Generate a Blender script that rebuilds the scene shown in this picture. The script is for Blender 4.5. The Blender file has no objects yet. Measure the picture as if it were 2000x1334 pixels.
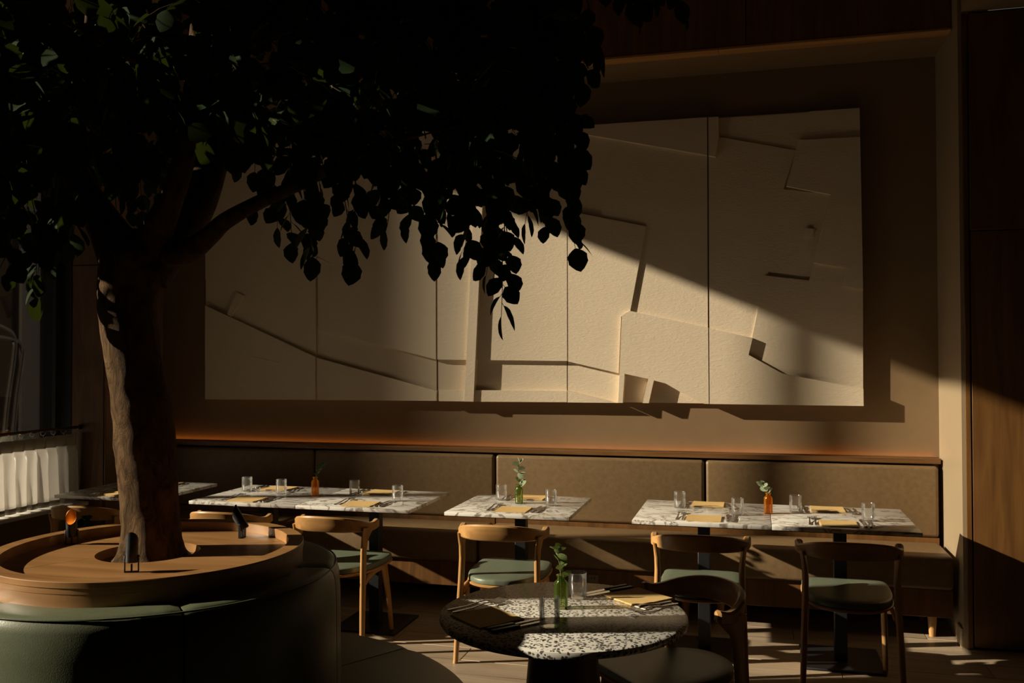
import bpy, bmesh, math, random
from mathutils import Vector, Matrix, noise
random.seed(7)
scene = bpy.context.scene
COL = scene.collection
# ------------------------------------------------------------------ camera
F_PX, YAW, PITCH, ROLL, CAM_H = 1774.35, -0.260263, 0.0170433, -0.0024835, 1.6
_cy, _sy, _cp, _sp = math.cos(YAW), math.sin(YAW), math.cos(PITCH), math.sin(PITCH)
FW = Vector((_sy*_cp, _cy*_cp, _sp)); _rt = Vector((_cy, -_sy, 0)); _up = _rt.cross(FW)
RT = math.cos(ROLL)*_rt + math.sin(ROLL)*_up; UP = -math.sin(ROLL)*_rt + math.cos(ROLL)*_up
CAM = Vector((0, 0, CAM_H))
cd = bpy.data.cameras.new('camera'); co = bpy.data.objects.new('camera', cd); COL.objects.link(co)
cd.sensor_width = 36.0; cd.lens = 36.0*F_PX/2000.0; cd.clip_start = 0.05; cd.clip_end = 400
co.matrix_world = Matrix(((RT.x, UP.x, -FW.x, CAM.x), (RT.y, UP.y, -FW.y, CAM.y), (RT.z, UP.z, -FW.z, CAM.z), (0, 0, 0, 1)))
scene.camera = co
# survey helpers: a sight line of the photograph met with a real plane of the room
def ray(x, y): return FW + RT*((x-1000)/F_PX) - UP*((y-667)/F_PX)
def onY(x, y, Y): d = ray(x, y); return CAM + d*(Y/d.y)
def onZ(x, y, Z): d = ray(x, y); return CAM + d*((Z-CAM_H)/d.z)
def atD(x, y, w): return CAM + ray(x, y)*w
# ------------------------------------------------------------------ world, sun, exposure
SUN_AZ, SUN_EL = math.radians(18.2), math.radians(22.0)
w = bpy.data.worlds.new('sky'); scene.world = w; w.use_nodes = True
bg = w.node_tree.nodes['Background']; bg.inputs['Color'].default_value = (0.95, 0.81, 0.65, 1); bg.inputs['Strength'].default_value = 0.075
sd = bpy.data.lights.new('sun', 'SUN'); so = bpy.data.objects.new('sun', sd); COL.objects.link(so)
sd.energy = 8.8; sd.color = (1.0, 0.85, 0.64); sd.angle = math.radians(0.53)
SUN_DIR = Vector((math.cos(SUN_EL)*math.cos(SUN_AZ), math.cos(SUN_EL)*math.sin(SUN_AZ), -math.sin(SUN_EL)))
so.rotation_euler = SUN_DIR.to_track_quat('-Z', 'Y').to_euler(); so.location = (-20, -8, 12)
vs = scene.view_settings
vs.view_transform = 'Standard'; vs.look = 'None'; vs.exposure = 0.0; vs.gamma = 1.0; vs.use_curve_mapping = False
scene.cycles.max_bounces = 10; scene.cycles.diffuse_bounces = 5; scene.cycles.glossy_bounces = 4
scene.cycles.transparent_max_bounces = 24; scene.cycles.transmission_bounces = 6
scene.cycles.use_denoising = True
scene.cycles.blur_glossy = 0.0; scene.cycles.sample_clamp_indirect = 12.0; scene.cycles.caustics_reflective = True
# ------------------------------------------------------------------ materials
M = {}
def nmat(name, rough=0.5, spec=0.5, metal=0.0, color=(0.5, 0.5, 0.5)):
    m = bpy.data.materials.new(name); m.use_nodes = True
    nt = m.node_tree; b = nt.nodes['Principled BSDF']
    b.inputs['Base Color'].default_value = (*color, 1); b.inputs['Roughness'].default_value = rough
    b.inputs['Specular IOR Level'].default_value = spec; b.inputs['Metallic'].default_value = metal
    M[name] = m
    return m, nt, b
def N(nt, kind, **kw):
    n = nt.nodes.new(kind)
    for k, v in kw.items():
        if k in n.inputs: n.inputs[k].default_value = v
        else: setattr(n, k, v)
    return n
def coords(nt, scale=(1, 1, 1), jitter=False, rot=(0, 0, 0)):
    tc = N(nt, 'ShaderNodeTexCoord'); mp = N(nt, 'ShaderNodeMapping')
    mp.inputs['Scale'].default_value = scale; mp.inputs['Rotation'].default_value = rot
    if jitter:
        oi = N(nt, 'ShaderNodeObjectInfo'); ml = N(nt, 'ShaderNodeMath', operation='MULTIPLY'); ml.inputs[1].default_value = 37.0
        nt.links.new(oi.outputs['Random'], ml.inputs[0])
        ad = N(nt, 'ShaderNodeVectorMath', operation='ADD'); nt.links.new(tc.outputs['Object'], ad.inputs[0]); nt.links.new(ml.outputs[0], ad.inputs[1])
        nt.links.new(ad.outputs[0], mp.inputs['Vector'])
    else:
        nt.links.new(tc.outputs['Object'], mp.inputs['Vector'])
    return mp.outputs['Vector']
def ramp(nt, fac, stops):
    r = N(nt, 'ShaderNodeValToRGB'); e = r.color_ramp.elements
    while len(e) < len(stops): e.new(0.5)
    for el, (p, c) in zip(e, stops): el.position = p; el.color = (*c, 1) if len(c) == 3 else c
    nt.links.new(fac, r.inputs['Fac']); return r.outputs['Color']
def bump(nt, b, h, strength=0.2, dist=0.01):
    bp = N(nt, 'ShaderNodeBump'); bp.inputs['Strength'].default_value = strength; bp.inputs['Distance'].default_value = dist
    nt.links.new(h, bp.inputs['Height']); nt.links.new(bp.outputs['Normal'], b.inputs['Normal'])
def mixc(nt, fac, a, b, mode='MIX'):
    mx = N(nt, 'ShaderNodeMix', data_type='RGBA', blend_type=mode)
    for s, v in ((0, fac), (6, a), (7, b)):
        if isinstance(v, (int, float)): mx.inputs[s].default_value = v
        elif isinstance(v, tuple): mx.inputs[s].default_value = (*v, 1)
        else: nt.links.new(v, mx.inputs[s])
    return mx.outputs[2]
def wood(name, dark, light, axis='Z', rough=0.45, spec=0.4, fine=1.0, jitter=True):
    m, nt, b = nmat(name, rough, spec)
    sc = [26*fine]*3; sc['XYZ'.index(axis)] = 1.3*fine
    v = coords(nt, sc, jitter)
    n1 = N(nt, 'ShaderNodeTexNoise', Scale=1.0, Detail=6.0, Roughness=0.6, Distortion=0.5); nt.links.new(v, n1.inputs['Vector'])
    sc2 = [3.0*fine]*3; sc2['XYZ'.index(axis)] = 0.35*fine
    v2 = coords(nt, sc2, jitter)
    n2 = N(nt, 'ShaderNodeTexNoise', Scale=1.0, Detail=3.0, Distortion=1.6); nt.links.new(v2, n2.inputs['Vector'])
    mt = N(nt, 'ShaderNodeMath', operation='MULTIPLY'); mt.inputs[1].default_value = 11.0; nt.links.new(n2.outputs['Fac'], mt.inputs[0])
    fr = N(nt, 'ShaderNodeMath', operation='PINGPONG'); fr.inputs[1].default_value = 1.0; nt.links.new(mt.outputs[0], fr.inputs[0])
    mx = N(nt, 'ShaderNodeMath', operation='MULTIPLY_ADD'); mx.inputs[1].default_value = 0.35; nt.links.new(fr.outputs[0], mx.inputs[0]); nt.links.new(n1.outputs['Fac'], mx.inputs[2])
    c = ramp(nt, mx.outputs[0], [(0.3, dark), (0.95, light)])
    nt.links.new(c, b.inputs['Base Color']); bump(nt, b, n1.outputs['Fac'], 0.12, 0.003)
    return m
def mottled(name, dark, light, scale=40, rough=0.5, spec=0.4, bstr=0.15, bscale=180, bd=0.002):
    m, nt, b = nmat(name, rough, spec); v = coords(nt)
    n1 = N(nt, 'ShaderNodeTexNoise', Scale=scale, Detail=5.0, Roughness=0.65); nt.links.new(v, n1.inputs['Vector'])
    nt.links.new(ramp(nt, n1.outputs['Fac'], [(0.3, dark), (0.72, light)]), b.inputs['Base Color'])
    n2 = N(nt, 'ShaderNodeTexNoise', Scale=bscale, Detail=3.0); nt.links.new(v, n2.inputs['Vector'])
    bump(nt, b, n2.outputs['Fac'], bstr, bd)
    return m
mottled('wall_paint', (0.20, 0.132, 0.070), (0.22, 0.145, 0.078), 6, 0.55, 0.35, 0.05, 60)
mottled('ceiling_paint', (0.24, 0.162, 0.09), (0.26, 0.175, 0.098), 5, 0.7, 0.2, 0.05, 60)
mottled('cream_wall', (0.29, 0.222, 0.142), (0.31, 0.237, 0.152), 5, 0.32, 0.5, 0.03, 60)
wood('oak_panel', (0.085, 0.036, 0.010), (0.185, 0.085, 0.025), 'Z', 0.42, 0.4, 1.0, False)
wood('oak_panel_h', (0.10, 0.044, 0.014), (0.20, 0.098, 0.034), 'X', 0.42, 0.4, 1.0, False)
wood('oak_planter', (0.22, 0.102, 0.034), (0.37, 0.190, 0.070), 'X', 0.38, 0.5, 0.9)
wood('chair_oak', (0.30, 0.145, 0.045), (0.54, 0.30, 0.11), 'X', 0.4, 0.45, 0.7)
wood('chair_oak_leg', (0.32, 0.155, 0.05), (0.52, 0.29, 0.105), 'Z', 0.4, 0.45, 0.7)
wood('walnut_leg', (0.10, 0.05, 0.022), (0.20, 0.10, 0.045), 'Z', 0.45, 0.4, 0.8)
mottled('tan_leather', (0.160, 0.100, 0.047), (0.205, 0.133, 0.067), 30, 0.42, 0.45, 0.1, 200)
mottled('green_leather', (0.098, 0.113, 0.068), (0.118, 0.134, 0.082), 30, 0.38, 0.5, 0.18, 300)
mottled('green_leather_light', (0.122, 0.146, 0.104), (0.140, 0.165, 0.118), 30, 0.4, 0.5, 0.12, 300)
mottled('kraft_paper', (0.60, 0.40, 0.165), (0.68, 0.47, 0.205), 60, 0.8, 0.1, 0.3, 220)
mottled('dark_soil', (0.02, 0.014, 0.009), (0.05, 0.035, 0.022), 40, 0.95, 0.1, 0.8, 90, 0.02)
# plaster of the relief, with trowel marks
m, nt, b = nmat('plaster', 0.62, 0.3); v = coords(nt)
n0 = N(nt, 'ShaderNodeTexNoise', Scale=3.0, Detail=3.0); nt.links.new(v, n0.inputs['Vector'])
nt.links.new(ramp(nt, n0.outputs['Fac'], [(0.3, (0.66, 0.552, 0.415)), (0.7, (0.695, 0.582, 0.44))]), b.inputs['Base Color'])
v2 = coords(nt, (30, 30, 75), True, (0, 0.6, 0))
n1 = N(nt, 'ShaderNodeTexNoise', Scale=1.0, Detail=5.0, Distortion=1.2); nt.links.new(v2, n1.inputs['Vector'])
bump(nt, b, n1.outputs['Fac'], 0.4, 0.004)
nmat('seam_dark', 0.9, 0.1, 0, (0.012, 0.01, 0.008))
nmat('black_metal', 0.42, 0.4, 0.0, (0.012, 0.012, 0.013))
nmat('black_frame', 0.5, 0.3, 0.0, (0.016, 0.016, 0.016))
nmat('brass_dark', 0.35, 0.5, 1.0, (0.16, 0.10, 0.05))
nmat('steel', 0.22, 0.5, 1.0, (0.62, 0.6, 0.57))
nmat('copper_inside', 0.5, 0.5, 1.0, (0.45, 0.2, 0.06))
nmat('white_paint', 0.6, 0.3, 0, (0.62, 0.60, 0.57))
nmat('grey_render', 0.8, 0.2, 0, (0.80, 0.79, 0.77))
nmat('outlet_plate', 0.35, 0.4, 0, (0.20, 0.16, 0.12))
nmat('street', 0.9, 0.2, 0, (0.16, 0.155, 0.15))
def emit(name, col, s):
    m = bpy.data.materials.new(name); m.use_nodes = True; nt = m.node_tree; b = nt.nodes['Principled BSDF']
    b.inputs['Base Color'].default_value = (*col, 1); b.inputs['Emission Color'].default_value = (*col, 1); b.inputs['Emission Strength'].default_value = s
    M[name] = m
emit('led_warm', (1.0, 0.34, 0.06), 3.4)
emit('lamp_glow', (1.0, 0.58, 0.14), 3.2)
# floor planks, each with its own tone
m, nt, b = nmat('floor_plank', 0.42, 0.45); v = coords(nt, (1.6, 22, 22), True)
n1 = N(nt, 'ShaderNodeTexNoise', Scale=1.0, Detail=6.0, Roughness=0.6, Distortion=0.8); nt.links.new(v, n1.inputs['Vector'])
c1 = ramp(nt, n1.outputs['Fac'], [(0.3, (0.29, 0.215, 0.145)), (0.7, (0.44, 0.345, 0.245))])
oi = N(nt, 'ShaderNodeObjectInfo'); c2 = ramp(nt, oi.outputs['Random'], [(0.0, (0.82, 0.82, 0.82)), (1.0, (1.12, 1.1, 1.08))])
nt.links.new(mixc(nt, 1.0, c1, c2, 'MULTIPLY'), b.inputs['Base Color']); bump(nt, b, n1.outputs['Fac'], 0.12, 0.003)
nmat('floor_base', 0.8, 0.2, 0, (0.10, 0.08, 0.06))
mottled('floor_far', (0.23, 0.18, 0.13), (0.33, 0.26, 0.19), 3, 0.45, 0.4, 0.05)
# marble
m, nt, b = nmat('marble', 0.34, 0.6); b.inputs['Coat Weight'].default_value = 0.5; b.inputs['Coat Roughness'].default_value = 0.04; v = coords(nt, (1, 1, 1), True)
def ridged(scale, dist, width, seed):
    mp = N(nt, 'ShaderNodeMapping'); mp.inputs['Location'].default_value = (seed, seed*2, 0); mp.inputs['Rotation'].default_value = (0, 0, 0.6); mp.inputs['Scale'].default_value = (1.0, 1.7, 1.0)
    nt.links.new(v, mp.inputs['Vector'])
    n = N(nt, 'ShaderNodeTexNoise', Scale=scale, Detail=5.0, Roughness=0.55, Distortion=dist); nt.links.new(mp.outputs[0], n.inputs['Vector'])
    s = N(nt, 'ShaderNodeMath', operation='SUBTRACT'); s.inputs[1].default_value = 0.5; nt.links.new(n.outputs['Fac'], s.inputs[0])
    a = N(nt, 'ShaderNodeMath', operation='ABSOLUTE'); nt.links.new(s.outputs[0], a.inputs[0])
    mr = N(nt, 'ShaderNodeMapRange'); mr.inputs['From Min'].default_value = 0.0; mr.inputs['From Max'].default_value = width
    mr.inputs['To Min'].default_value = 1.0; mr.inputs['To Max'].default_value = 0.0; nt.links.new(a.outputs[0], mr.inputs['Value']); return mr.outputs[0]
r1, r2 = ridged(2.6, 1.9, 0.032, 3.0), ridged(6.0, 1.4, 0.045, 9.0)
nb = N(nt, 'ShaderNodeTexNoise', Scale=4.0, Detail=3.0); nt.links.new(v, nb.inputs['Vector'])
msk = ramp(nt, nb.outputs['Fac'], [(0.45, (0, 0, 0)), (0.62, (1, 1, 1))])
r2m = N(nt, 'ShaderNodeMath', operation='MULTIPLY'); nt.links.new(r2, r2m.inputs[0]); nt.links.new(msk, r2m.inputs[1])
mxm = N(nt, 'ShaderNodeMath', operation='MAXIMUM'); nt.links.new(r1, mxm.inputs[0]); nt.links.new(r2m.outputs[0], mxm.inputs[1])
base = mixc(nt, msk, (0.80, 0.775, 0.73), (0.70, 0.665, 0.61))
nt.links.new(mixc(nt, mxm.outputs[0], base, (0.20, 0.16, 0.125)), b.inputs['Base Color'])
# terrazzo
m, nt, b = nmat('terrazzo', 0.2, 0.5); v = coords(nt, (1, 1, 1))
nz = N(nt, 'ShaderNodeTexNoise', Scale=70.0, Detail=2.0); nt.links.new(v, nz.inputs['Vector'])
dm = N(nt, 'ShaderNodeVectorMath', operation='MULTIPLY_ADD'); dm.inputs[1].default_value = (0.016, 0.016, 0.016); nt.links.new(nz.outputs['Color'], dm.inputs[0]); nt.links.new(v, dm.inputs[2])
vo = N(nt, 'ShaderNodeTexVoronoi', Scale=88.0); nt.links.new(dm.outputs[0], vo.inputs['Vector'])
lt = N(nt, 'ShaderNodeMath', operation='LESS_THAN'); lt.inputs[1].default_value = 0.46; nt.links.new(vo.outputs['Distance'], lt.inputs[0])
sx = N(nt, 'ShaderNodeSeparateColor'); nt.links.new(vo.outputs['Color'], sx.inputs[0])
gt = N(nt, 'ShaderNodeMath', operation='GREATER_THAN'); gt.inputs[1].default_value = 0.2; nt.links.new(sx.outputs[0], gt.inputs[0])
ml = N(nt, 'ShaderNodeMath', operation='MULTIPLY'); nt.links.new(lt.outputs[0], ml.inputs[0]); nt.links.new(gt.outputs[0], ml.inputs[1])
chip = ramp(nt, sx.outputs[1], [(0.0, (0.02, 0.02, 0.022)), (1.0, (0.14, 0.125, 0.11))])
nt.links.new(mixc(nt, ml.outputs[0], (0.72, 0.69, 0.63), chip), b.inputs['Base Color'])
# bark
m, nt, b = nmat('bark', 0.85, 0.08); v = coords(nt, (14, 14, 7))
n1 = N(nt, 'ShaderNodeTexNoise', Scale=1.6, Detail=8.0, Roughness=0.7, Distortion=1.2); nt.links.new(v, n1.inputs['Vector'])
nt.links.new(ramp(nt, n1.outputs['Fac'], [(0.32, (0.035, 0.02, 0.01)), (0.5, (0.12, 0.07, 0.034)), (0.75, (0.21, 0.128, 0.062))]), b.inputs['Base Color'])
bump(nt, b, n1.outputs['Fac'], 1.0, 0.03)
# leaves
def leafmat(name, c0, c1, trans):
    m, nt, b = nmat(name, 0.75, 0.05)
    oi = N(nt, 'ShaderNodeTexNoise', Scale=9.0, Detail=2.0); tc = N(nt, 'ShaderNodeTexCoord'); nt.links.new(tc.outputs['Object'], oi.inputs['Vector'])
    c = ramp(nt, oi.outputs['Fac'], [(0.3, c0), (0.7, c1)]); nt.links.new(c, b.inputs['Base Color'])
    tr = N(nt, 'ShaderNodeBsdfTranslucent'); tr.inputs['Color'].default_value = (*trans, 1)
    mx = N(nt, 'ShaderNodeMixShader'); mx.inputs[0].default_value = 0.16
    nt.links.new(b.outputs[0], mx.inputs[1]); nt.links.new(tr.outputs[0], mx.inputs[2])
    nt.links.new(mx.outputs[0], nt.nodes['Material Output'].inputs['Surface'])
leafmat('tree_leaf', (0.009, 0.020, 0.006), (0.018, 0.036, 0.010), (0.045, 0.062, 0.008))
leafmat('sprig_leaf', (0.16, 0.21, 0.13), (0.30, 0.35, 0.24), (0.25, 0.32, 0.12))
leafmat('sprig_leaf_dark', (0.02, 0.045, 0.02), (0.045, 0.085, 0.035), (0.08, 0.14, 0.03))
leafmat('sprig_leaf_olive', (0.09, 0.13, 0.04), (0.2, 0.25, 0.09), (0.2, 0.26, 0.06))
nmat('twig', 0.8, 0.2, 0, (0.10, 0.065, 0.035))
nmat('stem_green', 0.6, 0.3, 0, (0.16, 0.17, 0.07))
# curtain fabric: lets light through
m, nt, b = nmat('curtain_cloth', 0.9, 0.1, 0, (0.86, 0.84, 0.81))
tr = N(nt, 'ShaderNodeBsdfTranslucent'); tr.inputs['Color'].default_value = (0.86, 0.83, 0.79, 1)
mx = N(nt, 'ShaderNodeMixShader'); mx.inputs[0].default_value = 0.5
nt.links.new(b.outputs[0], mx.inputs[1]); nt.links.new(tr.outputs[0], mx.inputs[2]); nt.links.new(mx.outputs[0], nt.nodes['Material Output'].inputs['Surface'])
nmat('curtain_band', 0.9, 0.1, 0, (0.40, 0.36, 0.29))
# glass, thin walled: see-through with reflections growing to the edges
def glassmat(name, tint, rough=0.03, spec=1.0, milk=0.0, mcol=(1, 1, 1)):
    m = bpy.data.materials.new(name); m.use_nodes = True; nt = m.node_tree; nt.nodes.clear()
    out = N(nt, 'ShaderNodeOutputMaterial'); t = N(nt, 'ShaderNodeBsdfTransparent'); t.inputs['Color'].default_value = (*tint, 1)
    g = N(nt, 'ShaderNodeBsdfGlossy'); g.inputs['Roughness'].default_value = rough
    fr = N(nt, 'ShaderNodeFresnel'); fr.inputs['IOR'].default_value = 1.5
    ml = N(nt, 'ShaderNodeMath', operation='MULTIPLY'); ml.inputs[1].default_value = spec; nt.links.new(fr.outputs[0], ml.inputs[0])
    mx = N(nt, 'ShaderNodeMixShader'); nt.links.new(ml.outputs[0], mx.inputs[0]); nt.links.new(t.outputs[0], mx.inputs[1]); nt.links.new(g.outputs[0], mx.inputs[2])
    res = mx
    if milk:
        d = N(nt, 'ShaderNodeBsdfTranslucent'); d.inputs['Color'].default_value = (*mcol, 1)
        m2 = N(nt, 'ShaderNodeMixShader'); m2.inputs[0].default_value = milk; nt.links.new(mx.outputs[0], m2.inputs[1]); nt.links.new(d.outputs[0], m2.inputs[2]); res = m2
    nt.links.new(res.outputs[0], out.inputs['Surface']); M[name] = m
glassmat('window_glass', (0.96, 0.97, 0.96), 0.0, 0.7)
glassmat('clear_glass', (0.994, 0.994, 0.99), 0.08, 0.75, 0.04)
glassmat('amber_glass', (0.95, 0.72, 0.36), 0.06, 1.0, 0.16, (1.0, 0.5, 0.05))
glassmat('green_glass', (0.80, 0.85, 0.64), 0.06, 1.0, 0.08, (0.35, 0.5, 0.12))
# stone of the street houses
mottled('sandstone', (0.26, 0.19, 0.13), (0.40, 0.31, 0.22), 2.0, 0.9, 0.1, 0.4, 12, 0.02)
mottled('far_render', (0.35, 0.30, 0.25), (0.42, 0.37, 0.31), 0.5, 0.9, 0.1, 0.1, 3)
# ------------------------------------------------------------------ mesh helpers
def link(o, parent=None):
    COL.objects.link(o)
    if parent is not None: o.parent = parent
    return o
class MB:
    def __init__(s): s.v = []; s.f = []; s.sm = []
    def add(s, vs, fs, smooth=False):
        k = len(s.v); s.v += [tuple(v) for v in vs]; s.f += [tuple(i+k for i in f) for f in fs]; s.sm += [smooth]*len(fs); return s
    def box(s, x0, x1, y0, y1, z0, z1):
        vs = [(x0,y0,z0),(x1,y0,z0),(x1,y1,z0),(x0,y1,z0),(x0,y0,z1),(x1,y0,z1),(x1,y1,z1),(x0,y1,z1)]
        return s.add(vs, [(0,3,2,1),(4,5,6,7),(0,1,5,4),(1,2,6,5),(2,3,7,6),(3,0,4,7)])
    def rbox(s, x0, x1, y0, y1, z0, z1, r=0.01, seg=2):
        bm = bmesh.new(); bmesh.ops.create_cube(bm, size=1.0)
        for v in bm.verts: v.co = Vector(((x0+x1)/2+v.co.x*(x1-x0), (y0+y1)/2+v.co.y*(y1-y0), (z0+z1)/2+v.co.z*(z1-z0)))
        bmesh.ops.bevel(bm, geom=list(bm.edges), offset=r, segments=seg, affect='EDGES', profile=0.5)
        bm.verts.index_update(); s.add([v.co for v in bm.verts], [[v.index for v in f.verts] for f in bm.faces], seg > 1); bm.free(); return s
    def prism(s, pts, depth):                    # polygon (Vectors) extruded by a vector
        n = len(pts); a = [Vector(p) for p in pts]; b = [p+depth for p in a]
        fs = [tuple(range(n)), tuple(range(2*n-1, n-1, -1))] + [(i, i+n, (i+1) % n+n, (i+1) % n) for i in range(n)]
        return s.add(a+b, fs)
    def lathe(s, prof, n=24, c=(0, 0, 0), smooth=True, flute=None):
        vs = []
        for k, (r, z) in enumerate(prof):
            for i in range(n):
                a = 2*math.pi*i/n; rr = r
                if flute and flute[0] <= k <= flute[1] and i % 2: rr = r*flute[2]
                vs.append((c[0]+rr*math.cos(a), c[1]+rr*math.sin(a), c[2]+z))
        fs = [(k*n+i, k*n+(i+1) % n, (k+1)*n+(i+1) % n, (k+1)*n+i) for k in range(len(prof)-1) for i in range(n)]
        return s.add(vs, fs, smooth)
    def tube(s, path, rad, n=8, caps=True, smooth=True, jit=0.0, jf=6.0, sq=None):
        P = [Vector(p) for p in path]; m = len(P)
        if not hasattr(rad, '__len__'): rad = [rad]*m
        vs = []; pn = None
        for k in range(m):
            t = (P[min(k+1, m-1)]-P[max(k-1, 0)]).normalized()
            if pn is None: pn = t.orthogonal().normalized()
            pn = (pn - t*pn.dot(t)).normalized(); bn = t.cross(pn)
            for i in range(n):
                a = 2*math.pi*i/n; d = pn*math.cos(a)+bn*math.sin(a); r = rad[k]
                if jit: r *= 1+jit*noise.noise((P[k]+d*r)*jf)
                vs.append(P[k]+d*r)
        fs = [(k*n+i, k*n+(i+1) % n, (k+1)*n+(i+1) % n, (k+1)*n+i) for k in range(m-1) for i in range(n)]
        if caps: fs += [tuple(reversed(range(n))), tuple((m-1)*n+i for i in range(n))]
        return s.add(vs, fs, smooth)
    def sections(s, secs, smooth=True, caps=True):   # lofted rings of equal length
        n = len(secs[0]); vs = [p for r in secs for p in r]; m = len(secs)
        fs = [(k*n+i, k*n+(i+1) % n, (k+1)*n+(i+1) % n, (k+1)*n+i) for k in range(m-1) for i in range(n)]
        if caps: fs += [tuple(reversed(range(n))), tuple((m-1)*n+i for i in range(n))]
        return s.add(vs, fs, smooth)
    def mesh(s, name):
        me = bpy.data.meshes.new(name); me.from_pydata(s.v, [], s.f); me.polygons.foreach_set('use_smooth', s.sm)
        bm = bmesh.new(); bm.from_mesh(me); bmesh.ops.recalc_face_normals(bm, faces=bm.faces); bm.to_mesh(me); bm.free(); me.set_sharp_from_angle(angle=math.radians(38)); return me
    def build(s, name, mat, parent=None):
        me = s.mesh(name); me.materials.append(M[mat]); return link(bpy.data.objects.new(name, me), parent)
def catmull(pts, k=6):
    P = [Vector(p) for p in pts]; out = []
    for i in range(len(P)-1):
        a, b, c, d = P[max(i-1, 0)], P[i], P[i+1], P[min(i+2, len(P)-1)]
        for j in range(k):
            t = j/k; out.append(0.5*((2*b)+(c-a)*t+(2*a-5*b+4*c-d)*t*t+(3*b-a-3*c+d)*t**3))
    out.append(P[-1]); return out
def tag(o, label=None, cat=None, group=None, kind=None):
    if label: o['label'] = label
    if cat: o['category'] = cat
    if group: o['group'] = group
    if kind: o['kind'] = kind
    return o
def empty(name, loc=(0, 0, 0), rz=0.0):
    o = bpy.data.objects.new(name, None); o.empty_display_size = 0.1; link(o); o.location = loc; o.rotation_euler = (0, 0, rz); return o
def struct(name, mb, mat, label=None):
    return tag(mb.build(name, mat), label, None, None, 'structure')
def copy_tree(o, parent=None):
    c = o.copy(); link(c, parent)
    for ch in list(o.children): copy_tree(ch, c)
    return c
# ------------------------------------------------------------------ room shell
XW, XN0, XN1 = -4.75, -4.42, 1.10           # window wall, niche sides
YB, YP, YL = 6.10, 5.46, 5.61               # niche back, pilaster fronts, lintel front
ZC, ZS, ZH = 4.07, 3.46, 4.05               # ceiling, niche soffit, window head
XR, YN = 4.6, -3.6
fl = struct('floor', MB().box(XW, XR, YN, YB+0.2, -0.12, -0.004), 'floor_base', 'pale wood-look plank floor')
far = MB().box(XW, XR, YN, 2.4, -0.004, 0.0).build('far_boards', 'floor_far', fl); far['kind'] = 'stuff'
PW, PL = 0.2, 1.2
plank_mesh = {}
for r in range(18):
    y0 = 2.4+r*PW; off = (r*0.47) % PL; x = -4.74-off
    while x < 3.2:
        a, b_ = max(x, -4.745), min(x+PL, 3.2)
        if b_-a > 0.05:
            key = (round(b_-a, 3))
            if key not in plank_mesh:
                me = MB().rbox(0, b_-a-0.004, 0, PW-0.004, -0.010, 0.0, 0.0015, 1).mesh('plank'); me.materials.append(M['floor_plank']); plank_mesh[key] = me
            o = link(bpy.data.objects.new('plank', plank_mesh[key]), fl); o.location = (a, y0, 0)
        x += PL
# niche back wall, with the side reveals
struct('wall_back', MB().box(XN0-0.2, XN1+0.3, YB, YB+0.2, 0, ZC+0.1), 'wall_paint', 'taupe painted back wall of the bench niche')
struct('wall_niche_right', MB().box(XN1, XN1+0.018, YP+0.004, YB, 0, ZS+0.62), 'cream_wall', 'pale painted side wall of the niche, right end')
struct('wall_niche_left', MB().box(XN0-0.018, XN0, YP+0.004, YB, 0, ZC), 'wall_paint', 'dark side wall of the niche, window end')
struct('baseboard_right', MB().rbox(XN1-0.014, XN1-0.0005, YP+0.012, 5.60, 0.0, 0.105, 0.003, 1), 'floor_plank', 'low skirting tile at the foot of the niche side')
# wood pilaster right
pr = struct('wall_right', MB().box(1.16, XR, YP+0.02, YB, 0, 3.5), 'seam_dark', 'tall oak panelled wall right of the niche')
MB().rbox(XN1+0.0185, 1.145, YP-0.005, YB, 0.0, 3.49, 0.002, 1).build('edge_trim', 'oak_panel', pr)
for x0, x1 in ((1.152, 2.35), (2.357, 3.5), (3.507, 4.59)):
    for z0, z1 in ((0.012, 2.283), (2.289, 3.485)):
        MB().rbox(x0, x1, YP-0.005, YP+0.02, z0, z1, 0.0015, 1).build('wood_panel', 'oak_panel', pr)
# pilaster left
pl_ = struct('wall_pilaster_left', MB().box(-4.70, XN0-0.0185, YP+0.02, YB, 0, ZC), 'seam_dark', 'oak panelled pilaster between window and niche')
for z0, z1 in ((0.0, 2.257), (2.263, ZC-0.01)):
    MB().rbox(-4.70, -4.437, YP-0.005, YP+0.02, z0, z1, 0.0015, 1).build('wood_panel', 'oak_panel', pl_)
MB().rbox(-4.43, XN0-0.001, YP-0.002, YP+0.02, 0.0, ZC-0.01, 0.0015, 1).build('edge_trim', 'oak_panel', pl_)
# lintel above the niche
li = struct('wall_upper', MB().box(XN0, XN1-0.001, YL+0.10, YB, ZS, ZC), 'wall_paint', 'oak clad lintel above the niche')
for x0, x1 in ((-4.415, -3.385), (-3.379, -2.265), (-2.259, -1.15), (-1.144, -0.036), (-0.030, 1.096)):
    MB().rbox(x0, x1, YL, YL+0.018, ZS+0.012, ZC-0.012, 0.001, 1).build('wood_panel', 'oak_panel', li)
for x0, x1 in ((-4.415, -2.6), (-2.598, -0.197), (-0.195, 1.097)):
    MB().rbox(x0, x1, YL-0.002, YL+0.10, ZS-0.004, ZS+0.010, 0.001, 1).build('bottom_board', 'chair_oak', li)  # paler oak: bounce light from below is put into the colour
MB().box(XN0, XN1-0.002, YL+0.02, YL+0.10, ZS+0.011, ZC).build('backing', 'seam_dark', li)
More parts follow.
